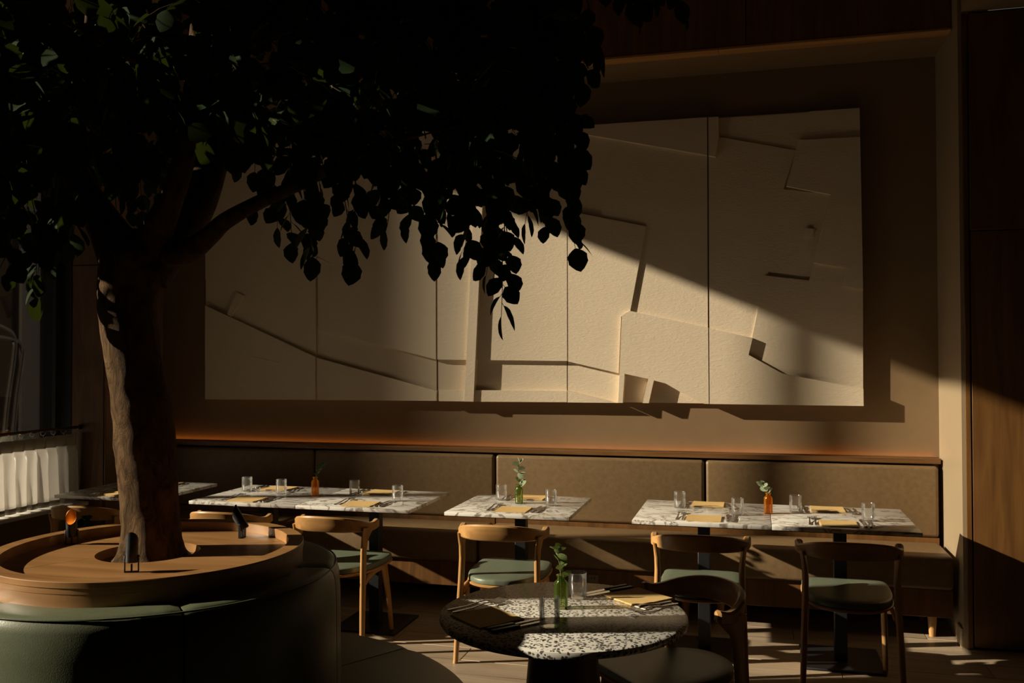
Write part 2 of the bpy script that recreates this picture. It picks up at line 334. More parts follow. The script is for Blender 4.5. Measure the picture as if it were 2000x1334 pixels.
# ceiling, bulkhead over the right part, walls out of view
struct('ceiling', MB().box(XW-0.2, 1.12, YN, YB, ZC, ZC+0.2), 'ceiling_paint', 'plain tan ceiling')
struct('ceiling_low', MB().box(1.119, XR, YN, YP+0.01, 3.5, ZC+0.2), 'ceiling_paint', 'lower tan ceiling at the right')
struct('wall_far_right', MB().box(XR, XR+0.2, YN, YB, 0, 3.6), 'walnut_leg', 'oak wall at the far right')
struct('wall_front', MB().box(XW-0.2, XR+0.2, YN-0.2, YN, 0, ZC+0.2), 'walnut_leg', 'wall behind the viewer')
# window wall
struct('wall_left', MB().box(XW-0.22, XW+0.02, YN, 5.47, -0.1, 0.56).box(XW-0.22, XW+0.02, YN, 5.47, ZH, ZC+0.2)
       .box(XW-0.22, XW+0.02, YN, 0.62, 0.56, ZH).box(XW-0.22, XW+0.02, 5.452, 5.47, 0.56, ZH).box(XW-0.22, XW+0.02, 1.84, 3.05, 0.56, ZH), 'wall_paint', 'wall under and over the tall street windows')
sill = struct('trim_1', MB().rbox(XW-0.05, XW+0.20, 0.62, 5.455, 0.561, 0.588, 0.004, 1), 'white_paint', 'white window sill under the cafe curtains')
for i, (a, b_) in enumerate(((3.053, 5.448), (0.623, 1.837))):
    wn = struct('window_%d' % (i+1), MB().box(XW-0.10, XW-0.04, a, a+0.05, 0.589, ZH).box(XW-0.10, XW-0.04, b_-0.05, b_, 0.589, ZH)
                .box(XW-0.10, XW-0.04, a+0.05, b_-0.05, 0.589, 0.63).box(XW-0.10, XW-0.04, a+0.05, b_-0.05, ZH-0.05, ZH), 'black_frame',
                ('tall street window beside the pilaster', 'second street window beyond the wall pier')[i])
    if i == 0: MB().box(XW-0.22, XW+0.048, 5.449, 5.4518, 0.589, ZH-.001).box(XW+0.0205, XW+0.049, 5.4518, YP-.001, 0.589, ZC-.002).build('jamb', 'black_frame', wn)
    MB().box(XW-0.074, XW-0.068, a+0.05, b_-0.05, 0.631, ZH-0.051).build('pane', 'window_glass', wn)
# ------------------------------------------------------------------ street outside
struct('street_ground', MB().box(-70, XW-0.23, -40, 60, -0.25, -0.13), 'street', 'street paving outside')
d_h = Vector((math.cos(SUN_AZ), math.sin(SUN_AZ), 0)); n_h = Vector((-math.sin(SUN_AZ), math.cos(SUN_AZ), 0))
# white rendered column at the kerb
tag(MB().rbox(-7.02, -6.98, 7.42, 7.79, -0.13, 6.0, 0.005, 1).build('column', 'grey_render'), 'pale grey rendered column outside the window', 'column')
tag(MB().rbox(-7.6, -7.30, 7.72, 9.6, -0.13, 6.0, 0.01, 1).build('street_doorway', 'black_frame'), 'dark doorway wall outside beside the grey column', 'doorway')
# stone house across the side street
hs = empty('stone_house', (-14.6, 14.6, -0.13)); tag(hs, 'brown stone house with balustrade seen through the window', 'building')
MB().box(-6, 0, -4, 10, 0, 14).build('wall', 'sandstone', hs)
blk = {}
for r in range(15):
    for c in range(6):
        y0 = -2.4+c*0.9+(0.45 if r % 2 else 0); z0 = 0.1+r*0.42
        if 2.35 < z0 < 3.2: continue
        if 'b' not in blk:
            me = MB().rbox(0, 0.07, 0, 0.87, 0, 0.39, 0.02, 1).mesh('stone_block'); me.materials.append(M['sandstone']); blk['b'] = me
        o = link(bpy.data.objects.new('stone_block', blk['b']), hs); o.location = (0.0, y0, z0)
MB().rbox(0, 0.45, -3, 3, 2.35, 2.55, 0.03, 1).build('cornice', 'sandstone', hs)
MB().rbox(0.2, 0.42, -3, 3, 3.02, 3.14, 0.02, 1).build('handrail', 'sandstone', hs)
bal = MB().lathe([(0.0, 0), (0.06, 0), (0.06, 0.05), (0.035, 0.1), (0.07, 0.2), (0.035, 0.34), (0.06, 0.42), (0.06, 0.47), (0, 0.47)], 10).mesh('baluster'); bal.materials.append(M['sandstone'])
for i in range(24):
    o = link(bpy.data.objects.new('baluster', bal), hs); o.location = (0.31, -2.3+i*0.2, 2.55)
for y0 in (-0.75, 1.0):
    fr = MB().rbox(0.02, 0.16, y0, y0+1.0, 3.7, 6.0, 0.02, 1).build('window', 'sandstone', hs)
    MB().box(0.10, 0.165, y0+0.12, y0+0.88, 3.82, 5.88).build('pane', 'black_frame', fr)
# bent tube handrail on the pavement
hr = empty('street_handrail', (-6.5, 6.75, -0.13)); tag(hr, 'bent grey steel tube rail outside the window', 'handrail')
for q in (0.0, 0.10):
    pts = [(-0.3+q, -0.9, 1.98-q*0.5), (0.0, -0.3, 2.03-q), (0, -0.02+q, 1.99-q), (0, 0.07+q, 1.90-q), (0, 0.06+q, 1.7), (0, -0.03+q, 1.1), (0, -0.08+q, 0.0)]
    MB().tube(catmull(pts, 5), 0.022, 10).build('tube', 'steel', hr)
aw = empty('sun_edge_canopy', (XW-0.22, 3.2, 5.085)); tag(aw, 'unseen flat canopy added to blur the top edge of the sunlight', 'sun_blocker')  # unseen, added so its edge blurs the sunlight line on the wall
MB().rbox(-2.53, 0.0, -4.2, 6.2, 0.0, 0.10, 0.005, 1).build('canopy', 'black_frame', aw)
for y_ in (-4.0, -1.5, 1.0, 3.5, 6.0): MB().box(-2.5, 0.0, y_-.03, y_+.03, 0.1005, 0.18).build('beam', 'black_metal', aw)
# street lamp post and an added unseen house, towards the sun: they shade part of the room
pp = -12.5*d_h + 5.645*n_h
lp = empty('street_lamp', (pp.x, pp.y, -0.13)); tag(lp, 'tall street lamp post across the road', 'street lamp')
MB().lathe([(0, 0), (0.14, 0), (0.14, 0.5), (0.072, 0.6), (0.066, 8.5), (0, 8.5)], 16).build('post', 'black_metal', lp)
MB().rbox(-0.5, 0.2, -0.12, 0.12, 8.5, 8.62, 0.03, 1).build('lamp_head', 'black_metal', lp)
ph = -42*d_h + 6.35*n_h  # house corner set to give a soft sunlit edge on the relief
th = empty('sun_edge_house', (ph.x, ph.y, -0.13), SUN_AZ); tag(th, 'unseen tall house added to soften the edge of the sunlight', 'building')
MB().box(-10, 0, 0, 22, 0, 34).build('wall', 'far_render', th)
fwm = MB().rbox(0, 0.06, 0, 1.1, 0, 1.8, 0.01, 1).mesh('window'); fwm.materials.append(M['black_frame'])
for r in range(9):
    for c in range(8):
        o = link(bpy.data.objects.new('window', fwm), th); o.location = (0.0, 1.0+c*2.6, 1.2+r*3.5)

# ------------------------------------------------------------------ relief artwork on the niche wall
art = empty('wall_relief', (-1.66, YB, 1.29)); tag(art, 'wide cream plaster relief of overlapping slabs on the niche wall', 'artwork')
def slab(poly, lev, back=0.0):
    lev *= .91; back *= .91; Y = YB-lev; o = art.location
    MB().prism([onY(x, y, Y)-o for x, y in poly], Vector((0, lev-back-0.001, 0))).build('relief_slab', 'plaster', art)
for p in ([(402, 292), (615.4, 277), (615, 779), (402, 778)], [(618.8, 277), (850.5, 262), (852.5, 781), (618.8, 780)], [(853.5, 262), (1106, 249), (1107, 784), (856, 782)],
          [(1108, 249), (1380.5, 231), (1383.5, 788), (1109, 784)], [(1383, 231), (1678, 212), (1685, 791), (1386, 788)]):
    slab(p, 0.030)
B0 = 0.029
for lev, p in (
    (.055, [(401, 289), (615.8, 274.6), (616.6, 640.5), (476, 577), (461, 570), (405, 548), (401, 545)]),
    (.068, [(461, 570), (476, 577), (451, 619), (443, 614.5)]),
    (.046, [(476, 577), (616.6, 640.5), (616.6, 698.5), (451, 621)]),
    (.075, [(400.5, 596.5), (615.2, 696.7), (615.2, 781), (400.5, 780)]),
    (.079, [(488, 695), (546, 708), (578, 680), (615.2, 697), (615.2, 781), (470, 780)]),
    (.048, [(619.6, 502), (649, 516), (635, 646), (621.6, 643)]),
    (.063, [(618.8, 274.4), (850, 258.7), (851, 702), (635, 646), (649, 516), (619.4, 500)]),
    (.064, [(618.2, 698.7), (851.5, 763), (851.5, 783), (618.2, 781.2)]),
    (.064, [(853.4, 258.5), (932, 253), (911, 703), (854.2, 702)]),
    (.075, [(857, 762), (909, 762), (908, 784), (857, 783.5)]),
    (.094, [(932, 253), (949, 252), (924.6, 784.5), (906.6, 784.2)]),
    (.058, [(948, 252), (1106.4, 247), (1107.6, 705), (927, 703)]),
    (.076, [(925, 762), (1107, 763.5), (1107, 785.6), (924, 784.5)]),
    (.076, [(1108.5, 247), (1380.8, 229), (1381.3, 303.3), (1108.5, 256)]),
    (.043, [(1206, 272), (1381.3, 300), (1382.5, 645), (1225, 607), (1262, 442), (1172, 425)]),
    (.058, [(1108.5, 412), (1262, 442), (1231, 607), (1213, 618), (1208, 729), (1109.5, 706)]),
    (.076, [(1108.5, 763.5), (1207, 787), (1108.5, 786)]),
    (.090, [(1214.5, 616), (1230, 607), (1383, 640), (1384.3, 789), (1375, 788.5), (1326, 764), (1300, 749), (1277, 743), (1267, 787.5), (1255, 787.2), (1266, 740), (1220, 730), (1216, 787), (1207.5, 786.8)]),
    (.076, [(1383.2, 229), (1403, 227.7), (1404, 267), (1397, 306), (1383.6, 303.8)]),
    (.036, [(1404, 231), (1581, 219.5), (1560, 292), (1404, 272)]),
    (.055, [(1581, 217.5), (1679, 210.5), (1680, 272), (1556, 280)]),
    (.048, [(1404, 267.5), (1555, 293.5), (1530, 370), (1630, 380), (1592, 514), (1582, 541), (1501, 531), (1468, 665), (1385.5, 650), (1384, 304), (1397, 306)]),
    (.078, [(1560, 273.5), (1680, 267), (1685.8, 566), (1644.5, 558), (1652, 523), (1590, 513), (1622, 380), (1536, 363)]),
    (.060, [(1494, 538), (1580, 548), (1590, 512), (1654, 522), (1648, 557), (1685.5, 564), (1685.8, 775), (1440, 725), (1469, 659)]),
    (.090, [(1385, 641), (1470, 660), (1462, 693), (1527, 729), (1686.3, 760), (1686.8, 793), (1386, 789)]),
    (.064, [(1573, 445), (1590, 447), (1587, 463), (1570, 460.5)])):
    slab(p, lev, B0 if lev < .085 else 0.02)
# ------------------------------------------------------------------ banquette bench modules
ledge = tag(MB().rbox(XN0+0.001, XN1-0.012, 5.985, YB-0.001, 0.945, 0.974, 0.002, 1).build('trim_3', 'oak_panel_h'), 'oak ledge along the top of the bench back', None, None, 'structure')
MB().box(XN0+0.001, XN1-0.014, 6.062, YB-0.002, 0.90, 0.9445).build('rail', 'oak_panel_h', ledge)
MB().rbox(XN0+0.001, XN1-0.013, 6.050, 6.062, 0.9741, 0.9795, 0.001, 1).build('lip', 'oak_panel_h', ledge)
tag(MB().box(XN0+0.02, XN1-0.03, 6.074, 6.090, 0.9742, 0.9752).build('light_strip', 'led_warm'), 'warm orange light strip on the ledge behind the bench', 'light strip')
bx = [-4.415, -3.074, -1.714, -0.31, 1.078]
bl = ('taupe leather bench section nearest the window, left of the first seam', 'taupe leather bench section behind the double table by the tree',
      'taupe leather bench section behind the single marble table', 'taupe leather bench section at the right end by the pale side wall')
for i in range(4):
    a, b_ = bx[i]+0.004, bx[i+1]-0.004; wdt = b_-a
    r = empty('bench', ((a+b_)/2, 5.77, 0)); tag(r, bl[i], 'bench', 'upholstered bench sections along the wall')
    h = wdt/2
    MB().rbox(-h, h, 0.205, 0.305, 0.50, 0.932, 0.022, 4).build('back_cushion', 'tan_leather', r)
    MB().rbox(-h, h, -0.215, 0.205, 0.285, 0.475, 0.026, 4).build('seat_cushion', 'tan_leather', r)
    MB().box(-h, h, 0.212, 0.32, 0.126, 0.498).build('back_board', 'oak_panel', r)
    MB().rbox(-h+0.002, h-0.002, -0.185, 0.21, 0.126, 0.284, 0.003, 1).build('plinth', 'oak_panel', r)
    for lx in (-h+0.10, h-0.10):
        for ly in (-0.11, 0.22):
            MB().lathe([(0, 0), (0.017, 0), (0.027, 0.126), (0, 0.126)], 16, (lx, ly, 0)).build('leg', 'chair_oak_leg', r)
ou = empty('power_outlet', (-0.97, 5.5855, 0.218)); tag(ou, 'small square power outlet on the bench plinth', 'outlet')
MB().rbox(-0.036, 0.036, -0.008, 0.0, -0.036, 0.036, 0.003, 1).build('plate', 'outlet_plate', ou)
for dx in (-0.009, 0.009): MB().box(dx-0.002, dx+0.002, -0.0095, -0.0075, 0.008, 0.02).build('socket_hole', 'seam_dark', ou)
MB().box(-0.003, 0.003, -0.0095, -0.0075, -0.02, -0.014).build('socket_hole', 'seam_dark', ou)

# ------------------------------------------------------------------ marble tables
def make_table():
    r = empty('marble_table')
    MB().rbox(-0.349, 0.349, -0.349, 0.349, 0.73, 0.75, 0.0025, 2).build('table_top', 'marble', r)
    MB().rbox(-0.22, 0.22, -0.22, 0.22, 0.716, 0.7295, 0.002, 1).build('mounting_plate', 'black_metal', r)
    MB().rbox(-0.032, 0.032, -0.032, 0.032, 0.012, 0.716, 0.003, 1).build('column', 'black_metal', r)
    MB().rbox(-0.2, 0.2, -0.2, 0.2, 0.0, 0.012, 0.002, 1).build('base_plate', 'black_metal', r)
    return r
TY = 5.09
TX = [-3.862, -2.906, -2.206, -1.302, -0.271, 0.430]
TL = ['square veined marble table at the window end, half hidden by the tree', 'left half of the double marble table right of the tree trunk',
      'right half of the double marble table right of the tree trunk', 'single square marble table with green bottle vase, mid bench',
      'left half of the double marble table at the right', 'right half of the double marble table, nearest the pale side wall']
t0 = make_table()
for i, x in enumerate(TX):
    t = t0 if i == 0 else copy_tree(t0)
    t.location = (x, TY, 0); tag(t, TL[i], 'table', 'marble tables along the bench')

# ------------------------------------------------------------------ chairs
def seat_outline(s=1.0, k=5):
    half = [(0, .24), (.10, .24), (.165, .236), (.196, .215), (.207, .17), (.209, .05), (.193, -.08), (.15, -.175), (.08, -.232), (0, -.247)]
    pts = catmull([Vector((x, y, 0)) for x, y in half], k)
    pts = pts + [Vector((-p.x, p.y, 0)) for p in reversed(pts[1:-1])]
    return [p*s for p in pts]
def make_chair():
    r = empty('dining_chair')
    def ring(s, z): return [Vector((p.x, p.y, z+0.012*(p.y/0.24)**2*(1 if p.y > 0 else 0.4)-0.002)) for p in seat_outline(s)]
    MB().sections([ring(.97, .420), ring(1.0, .424), ring(1.0, .450-.008), ring(.985, .448), ring(.95, .4515), ring(.75, .454), ring(.3, .455)]).build('seat_pad', 'green_leather_light', r)
    MB().sections([ring(.80, .398), ring(.97, .402), ring(1.015, .408), ring(1.02, .416), ring(1.0, .4195), ring(.9, .4195)]).build('seat_shell', 'chair_oak', r)
    # curved back band
    secs = []
    for k in range(41):
        ph = math.radians(-97+194*k/40); u = abs(ph)/math.radians(97)
        sn = math.copysign(abs(math.sin(ph))**0.86, math.sin(ph))
        cx, cy = 0.229*sn, -0.055-0.205*math.cos(ph)*(1 if math.cos(ph) > 0 else 0.6)
        zt = .740-.057*min(1, u*1.22)**2+0.026*max(0, u-.72)/.28; zb = .654-.008*u+(.014*max(0, u-.8)/.2)
        th = .012+.007*u
        if k in (0, 40): zt -= .008; zb += .012; th *= .6
        tx, ty = 0.229*math.cos(ph), 0.205*math.sin(ph)*1.0; l = math.hypot(tx, ty); nx, ny = ty/l, -tx/l
        lean = -.010
        rg = []
        for (a, zz) in ((-1, zb+.006), (-.6, zb), (.6, zb), (1, zb+.006), (1, (zt+zb)/2), (1, zt-.008), (.5, zt), (-.5, zt), (-1, zt-.008), (-1, (zt+zb)/2)):
            f = (zz-.69)/.045*lean
            rg.append(Vector((cx+nx*th*a, cy+ny*th*a+f*math.cos(ph), zz)))
        secs.append(rg)
    MB().sections(secs).build('backrest', 'chair_oak', r)
    for s in (-1, 1):
        secs = []
        for (x, y, z, rx, ry) in ((.224, -.213, 0, .0125, .0125), (.2225, -.209, .02, .0135, .0135), (.214, -.186, .25, .0155, .018), (.207, -.165, .42, .016, .022), (.204, -.155, .54, .0155, .022), (.207, -.148, .60, .0145, .030), (.213, -.128, .645, .014, .058), (.218, -.112, .672, .013, .075)):
            secs.append([Vector((s*(x+rx*math.cos(a)), y+ry*math.sin(a), z)) for a in [2*math.pi*q/14 for q in range(14)]])
        MB().sections(secs).build('leg', 'chair_oak_leg', r)
        secs = []
        for (x, y, z, rx, ry) in ((.197, .216, 0, .0115, .0115), (.1965, .213, .02, .013, .013), (.190, .183, .22, .0155, .018), (.183, .150, .37, .016, .030), (.180, .135, .405, .015, .05), (.178, .13, .412, .013, .05)):
            secs.append([Vector((s*(x+rx*math.cos(a)), y+ry*math.sin(a), z)) for a in [2*math.pi*q/14 for q in range(14)]])
        MB().sections(secs).build('leg', 'chair_oak_leg', r)
        pth = catmull([(s*.206, -.165, .365), (s*.198, -.09, .385), (s*.188, .02, .397), (s*.181, .13, .398)], 4)
        MB().tube(pth, [.018]*3+[.015]*10, 10).build('side_rail', 'chair_oak_leg', r)
    return r
c0 = make_chair()
CH = [((-3.862, 4.735), 4, 'oak chair with green seat at the window-end marble table, behind the planter'),
      ((-2.925, 4.755), 0, 'oak chair whose backrest shows between planter rim and double marble table'),
      ((-2.262, 4.765), -3, 'oak chair with shadow-striped green seat between planter and single marble table'),
      ((-1.297, 4.755), 0, 'sunlit oak chair with green seat at the single marble table'),
      ((-0.268, 4.745), 0, 'oak chair at the left half of the right double table'),
      ((0.435, 4.735), 0, 'shaded oak chair at the right end, in front of the side wall'),
      ((-0.315, 3.44), 131, 'oak chair turned to the round terrazzo table, its backrest facing away')]
for i, ((x, y), a, lab) in enumerate(CH):
    c = c0 if i == 0 else copy_tree(c0)
    c.location = (x, y, 0); c.rotation_euler = (0, 0, math.radians(a)); tag(c, lab, 'chair', 'oak dining chairs with green seats')

# ------------------------------------------------------------------ round terrazzo tables
def make_round():
    r = empty('round_table')
    MB().lathe([(0, .722), (.40, .722), (.409, .726), (.412, .736), (.409, .746), (.402, .75), (0, .75)], 72).build('table_top', 'terrazzo', r)
    MB().lathe([(0, .0), (.235, .0), (.235, .02), (.165, .05), (.108, .69), (.108, .7215), (0, .7215)], 40).build('pedestal', 'walnut_leg', r)
    return r
RT0 = Vector((-0.621, 2.985, 0))
rt = make_round(); rt.location = RT0; tag(rt, 'round black-flecked terrazzo table in the foreground', 'table', 'round terrazzo tables by the planter')
rt2 = copy_tree(rt); rt2.location = (-2.70, 3.27, 0); tag(rt2, 'round terrazzo table hidden behind the planter, under the dark sprig', 'table', 'round terrazzo tables by the planter')

# ------------------------------------------------------------------ tableware
def tumbler_mesh():
    mb = MB().lathe([(0, 0), (.029, 0), (.0315, .003), (.032, .012), (.0325, .045), (.0325, .060), (.0328, .090), (.0318, .0905), (.0308, .089), (.0300, .06), (.0296, .016), (.027, .0125), (0, .0115)], 48, flute=(3, 5, .955))
    me = mb.mesh('drinking_glass'); me.materials.append(M['clear_glass']); return me
GLM = tumbler_mesh()
def glass(p, z, lab):
    o = link(bpy.data.objects.new('drinking_glass', GLM)); o.location = (p[0], p[1], z); tag(o, lab, 'glass', 'ribbed drinking glasses'); return o
def napkin_mesh(wx=.178, wy=.172):
    mb = MB(); n = 7
    for lay, (z0, z1, sh) in enumerate(((0.0, .0022, 0.0), (.0024, .0046, .002))):
        vs = []; fs = []
        for zz in (z0, z1):
            for j in range(n):
                for i in range(n):
                    u, v = i/(n-1)-.5, j/(n-1)-.5
                    vs.append((u*(wx-sh)+sh, v*(wy-sh), zz+(.0016*lay+.0004)*(abs(u)*2)**3*(1 if v > 0 else .3)+.0003*math.sin(7*u+3*v)+.0004))
        for j in range(n-1):
            for i in range(n-1):
                a = j*n+i; fs += [(a, a+1, a+n+1, a+n), (n*n+a, n*n+a+n, n*n+a+n+1, n*n+a+1)]
        bd = [i for i in range(n)]+[j*n+n-1 for j in range(1, n)]+[(n-1)*n+i for i in range(n-2, -1, -1)]+[j*n for j in range(n-2, 0, -1)]
        for k in range(len(bd)):
            a, b_ = bd[k], bd[(k+1) % len(bd)]; fs.append((a, a+n*n, b_+n*n, b_))
        mb.add(vs, fs)
    me = mb.mesh('napkin'); me.materials.append(M['kraft_paper']); return me
NKM = napkin_mesh()
def fork_mesh():
    mb = MB()
    def bar(pts, w, t):   # pts: (x,y,z)
        secs = []
        for (x, y, z), ww in zip(pts, w): secs.append([Vector((x-ww, y, z)), Vector((x+ww, y, z)), Vector((x+ww*.8, y, z+t)), Vector((x-ww*.8, y, z+t))])
        mb.sections(secs, False)
    bar([(0, -.105, .001), (0, -.10, .001), (0, -.03, .003), (0, .02, .010), (0, .045, .012), (0, .058, .009)], [.003, .0065, .0045, .003, .005, .0115], .0025)
    for k in range(4):
        x = (-1.5+k)*.0064
        bar([(x, .056, .009), (x, .085, .006), (x*.95, .107, .011)], [.0022, .0019, .0008], .0018)
    me = mb.mesh('fork'); me.materials.append(M['steel']); return me
FKM = fork_mesh()
hm = MB().rbox(-.0075, .0075, -.108, -.005, .0006, .0085, .003, 2).mesh('handle'); hm.materials.append(M['steel'])
hm2 = MB().rbox(-.0085, .0085, -.108, -.005, .0006, .0095, .003, 2).mesh('handle'); hm2.materials.append(M['black_metal'])
bmesh_ = MB()
bs = []
for y, w0, w1 in ((-.006, -.006, .006), (.03, -.0095, .007), (.08, -.010, .007), (.104, -.006, .0065), (.112, .003, .006)):
    bs.append([Vector((w0, y, .0035)), Vector((w1, y, .003)), Vector((w1, y, .0055)), Vector((w0, y, .0043))])
bmesh_.sections(bs, False); BLM = bmesh_.mesh('blade'); BLM.materials.append(M['steel'])
def put(me, name, p, z, rz, lab, cat, grp):
    o = link(bpy.data.objects.new(name, me)); o.location = (p[0], p[1], z); o.rotation_euler = (0, 0, rz); return tag(o, lab, cat, grp)
def knife(p, z, rz, lab, dark=False):
    r = empty('table_knife', (p[0], p[1], z), rz); tag(r, lab, 'knife', 'table knives')
    link(bpy.data.objects.new('handle', hm2 if dark else hm), r); link(bpy.data.objects.new('blade', BLM), r); return r
def setting(cx, cy, z, rz, place, gl=None, dark=False, sp=(.135, .108, .122, .152), jr=0.02):
    """one place: napkin, two forks left, two knives right, seen by the diner whose forward is +Y turned by rz"""
    R = Matrix.Rotation(rz, 2)
    def q(dx, dy): v = R @ Vector((dx, dy)); return (cx+v.x, cy+v.y)
    put(NKM, 'napkin', q(0, 0), z, rz+random.uniform(-jr, jr), 'kraft paper napkin '+place, 'napkin', 'kraft paper napkins')
    for k, nm in ((0, 'outer'), (1, 'inner')):
        put(FKM, 'fork', q(-sp[k], .045), z, rz+random.uniform(-.05, .05), nm+' fork '+place, 'fork', 'forks')
    for k, nm in ((2, 'inner'), (3, 'outer')):
        knife(q(sp[k], .035), z, rz+random.uniform(-.05, .05), nm+' knife '+place, dark)
    if gl: glass(gl, z, 'ribbed tumbler '+place)
ZT = 0.7503
S = [(-3.862, 4.865, 0, 'on the chair side of the window-end table', (-3.70, 5.02)),
     (-3.83, 5.315, math.pi, 'on the bench side of the window-end table', (-4.02, 5.17)),
     (-2.935, 4.86, 0, 'on the chair side, left half of the table by the tree', (-2.853, 5.117)),
     (-2.975, 5.315, math.pi, 'on the bench side, left half of the table by the tree', (-3.122, 5.165)),
     (-2.205, 4.87, 0, 'on the chair side, right half of the table by the tree', (-2.042, 5.03)),
     (-2.262, 5.32, math.pi, 'on the bench side, right half of the table by the tree', (-2.384, 5.175)),
     (-1.298, 4.895, 0, 'on the chair side of the single mid-bench table', (-1.126, 5.086)),
     (-1.30, 5.335, math.pi, 'on the bench side of the single mid-bench table', (-1.458, 5.22)),
     (-0.26, 4.872, 0, 'on the chair side, left half of the right-hand table', (-0.091, 5.026)),
     (-0.257, 5.335, math.pi, 'on the bench side, left half of the right-hand table', (-0.409, 5.19)),
     (0.406, 4.878, 0, 'on the chair side, right half of the right-hand table', (0.564, 5.018)),
     (0.388, 5.325, math.pi, 'on the bench side, right half of the right-hand table', (0.213, 5.20))]
for cx, cy, rz, pl, gl in S: setting(cx, cy, ZT, rz, pl, gl)
setting(-0.845, 2.848, ZT, math.radians(-41), 'nearest the planter on the round table', (-0.630, 2.82), True, (.150, .120, .114, .142))
setting(-0.402, 3.222, ZT, math.radians(139), 'nearest the chair on the round table', (-0.607, 3.168), True, (.142, .110, .112, .140))

# bottle vases with sprigs
def vase(p, z, mat, lab, r=.023, h=.112):
    mb = MB().lathe([(0, 0), (r*.95, 0), (r, .004), (r, h*.72), (r*.93, h*.79), (r*.55, h*.86), (r*.5, h*.93), (r*.68, h*.97), (r*.68, h), (r*.45, h), (r*.4, h*.9), (r*.85, h*.76), (r*.88, .008), (0, .006)], 28)
    o = mb.build('bottle_vase', mat); o.location = (p[0], p[1], z); return tag(o, lab, 'vase', 'small glass bottle vases')
LEAFM = {}
def small_leaf_mesh(mat, kind):
    key = (mat, kind)
    if key not in LEAFM:
        prof = [(0, .10), (.2, .62), (.45, 1.0), (.7, .82), (.9, .4), (1, .03)] if kind == 'oval' else [(0, .12), (.2, .8), (.5, 1.0), (.8, .85), (.95, .5), (1, .1)]
        vs = []; fs = []
        for k, (t, w_) in enumerate(prof):
            vs += [(-.42*w_, t, .10*w_+.10*t*t), (0, t, .12*t*t), (.42*w_, t, .10*w_+.10*t*t)]
        for k in range(len(prof)-1):
            a = 3*k; fs += [(a, a+1, a+4, a+3), (a+1, a+2, a+5, a+4)]
        me = MB().add(vs, fs, True).mesh('leaf'); me.materials.append(M[mat]); LEAFM[key] = me
    return LEAFM[key]
def sprig(p, z, lab, mat, pts, nleaf, size, kind='oval', seed=1, stem='stem_green'):
    rnd = random.Random(seed); r = empty('sprig', (p[0], p[1], z)); tag(r, lab, 'plant', 'cut sprigs in bottle vases')
    path = catmull(pts, 6); MB().tube(path, .0014, 5).build('stem', stem, r)
    me = small_leaf_mesh(mat, kind); vis = [q for q in path if q.z > .095]
    for k in range(nleaf):
        t = (k+.5)/nleaf; q = vis[min(len(vis)-1, int(t*len(vis)))]
        a = k*2.4+rnd.uniform(-.4, .4); el = rnd.uniform(.15, .8)
        d = Vector((math.cos(a)*math.cos(el), math.sin(a)*math.cos(el), math.sin(el))).normalized()
        s_ = size*rnd.uniform(.75, 1.15)*(1-.3*t)
        o = link(bpy.data.objects.new('leaf', me), r)
        rot = d.to_track_quat('Y', 'Z').to_matrix().to_4x4() @ Matrix.Rotation(rnd.uniform(-.9, .9), 4, 'Y')
        o.matrix_local = Matrix.Translation(q) @ rot @ Matrix.Scale(s_, 4)
    return r
V = [((-2.624, 5.122), 'amber_glass', 'amber bottle vase on the double table by the tree'), ((-1.325, 5.125), 'green_glass', 'green bottle vase on the single marble table'),
     ((0.069, 5.115), 'amber_glass', 'amber bottle vase on the right-hand double table'), ((-0.637, 3.028), 'green_glass', 'green bottle vase on the foreground round table'),
     ((-2.765, 3.27), 'green_glass', 'bottle vase on the table hidden behind the planter')]
for p, mt, lab in V: vase(p, ZT, mt, lab)
sprig(V[0][0], ZT, 'dark curling sprig in the amber vase by the tree', 'sprig_leaf_dark', [(0, 0, .01), (.004, 0, .10), (.02, 0, .14), (.045, .0, .175), (.055, 0, .185)], 14, .032, 'oval', 3)
sprig(V[1][0], ZT, 'pale eucalyptus sprig standing tall in the green vase', 'sprig_leaf', [(0, 0, .01), (.002, 0, .10), (0, 0, .16), (-.004, 0, .21), (.006, 0, .235)], 10, .050, 'round', 5)
sprig(V[2][0], ZT, 'short pale eucalyptus sprig in the right amber vase', 'sprig_leaf', [(0, 0, .01), (0, 0, .10), (-.012, 0, .13), (-.03, 0, .15), (-.045, 0, .152)], 9, .050, 'round', 8)
sprig(V[3][0], ZT, 'olive green sprig in the vase on the foreground round table', 'sprig_leaf_olive', [(0, 0, .01), (0, 0, .10), (-.005, 0, .15), (-.012, 0, .185), (-.02, 0, .20)], 12, .044, 'oval', 12)
sprig(V[4][0], ZT, 'dark leafy sprig showing above the planter rim by the lit lamp', 'sprig_leaf_dark', [(0, 0, .01), (0, 0, .10), (.01, 0, .14), (.02, 0, .17)], 18, .036, 'oval', 14)

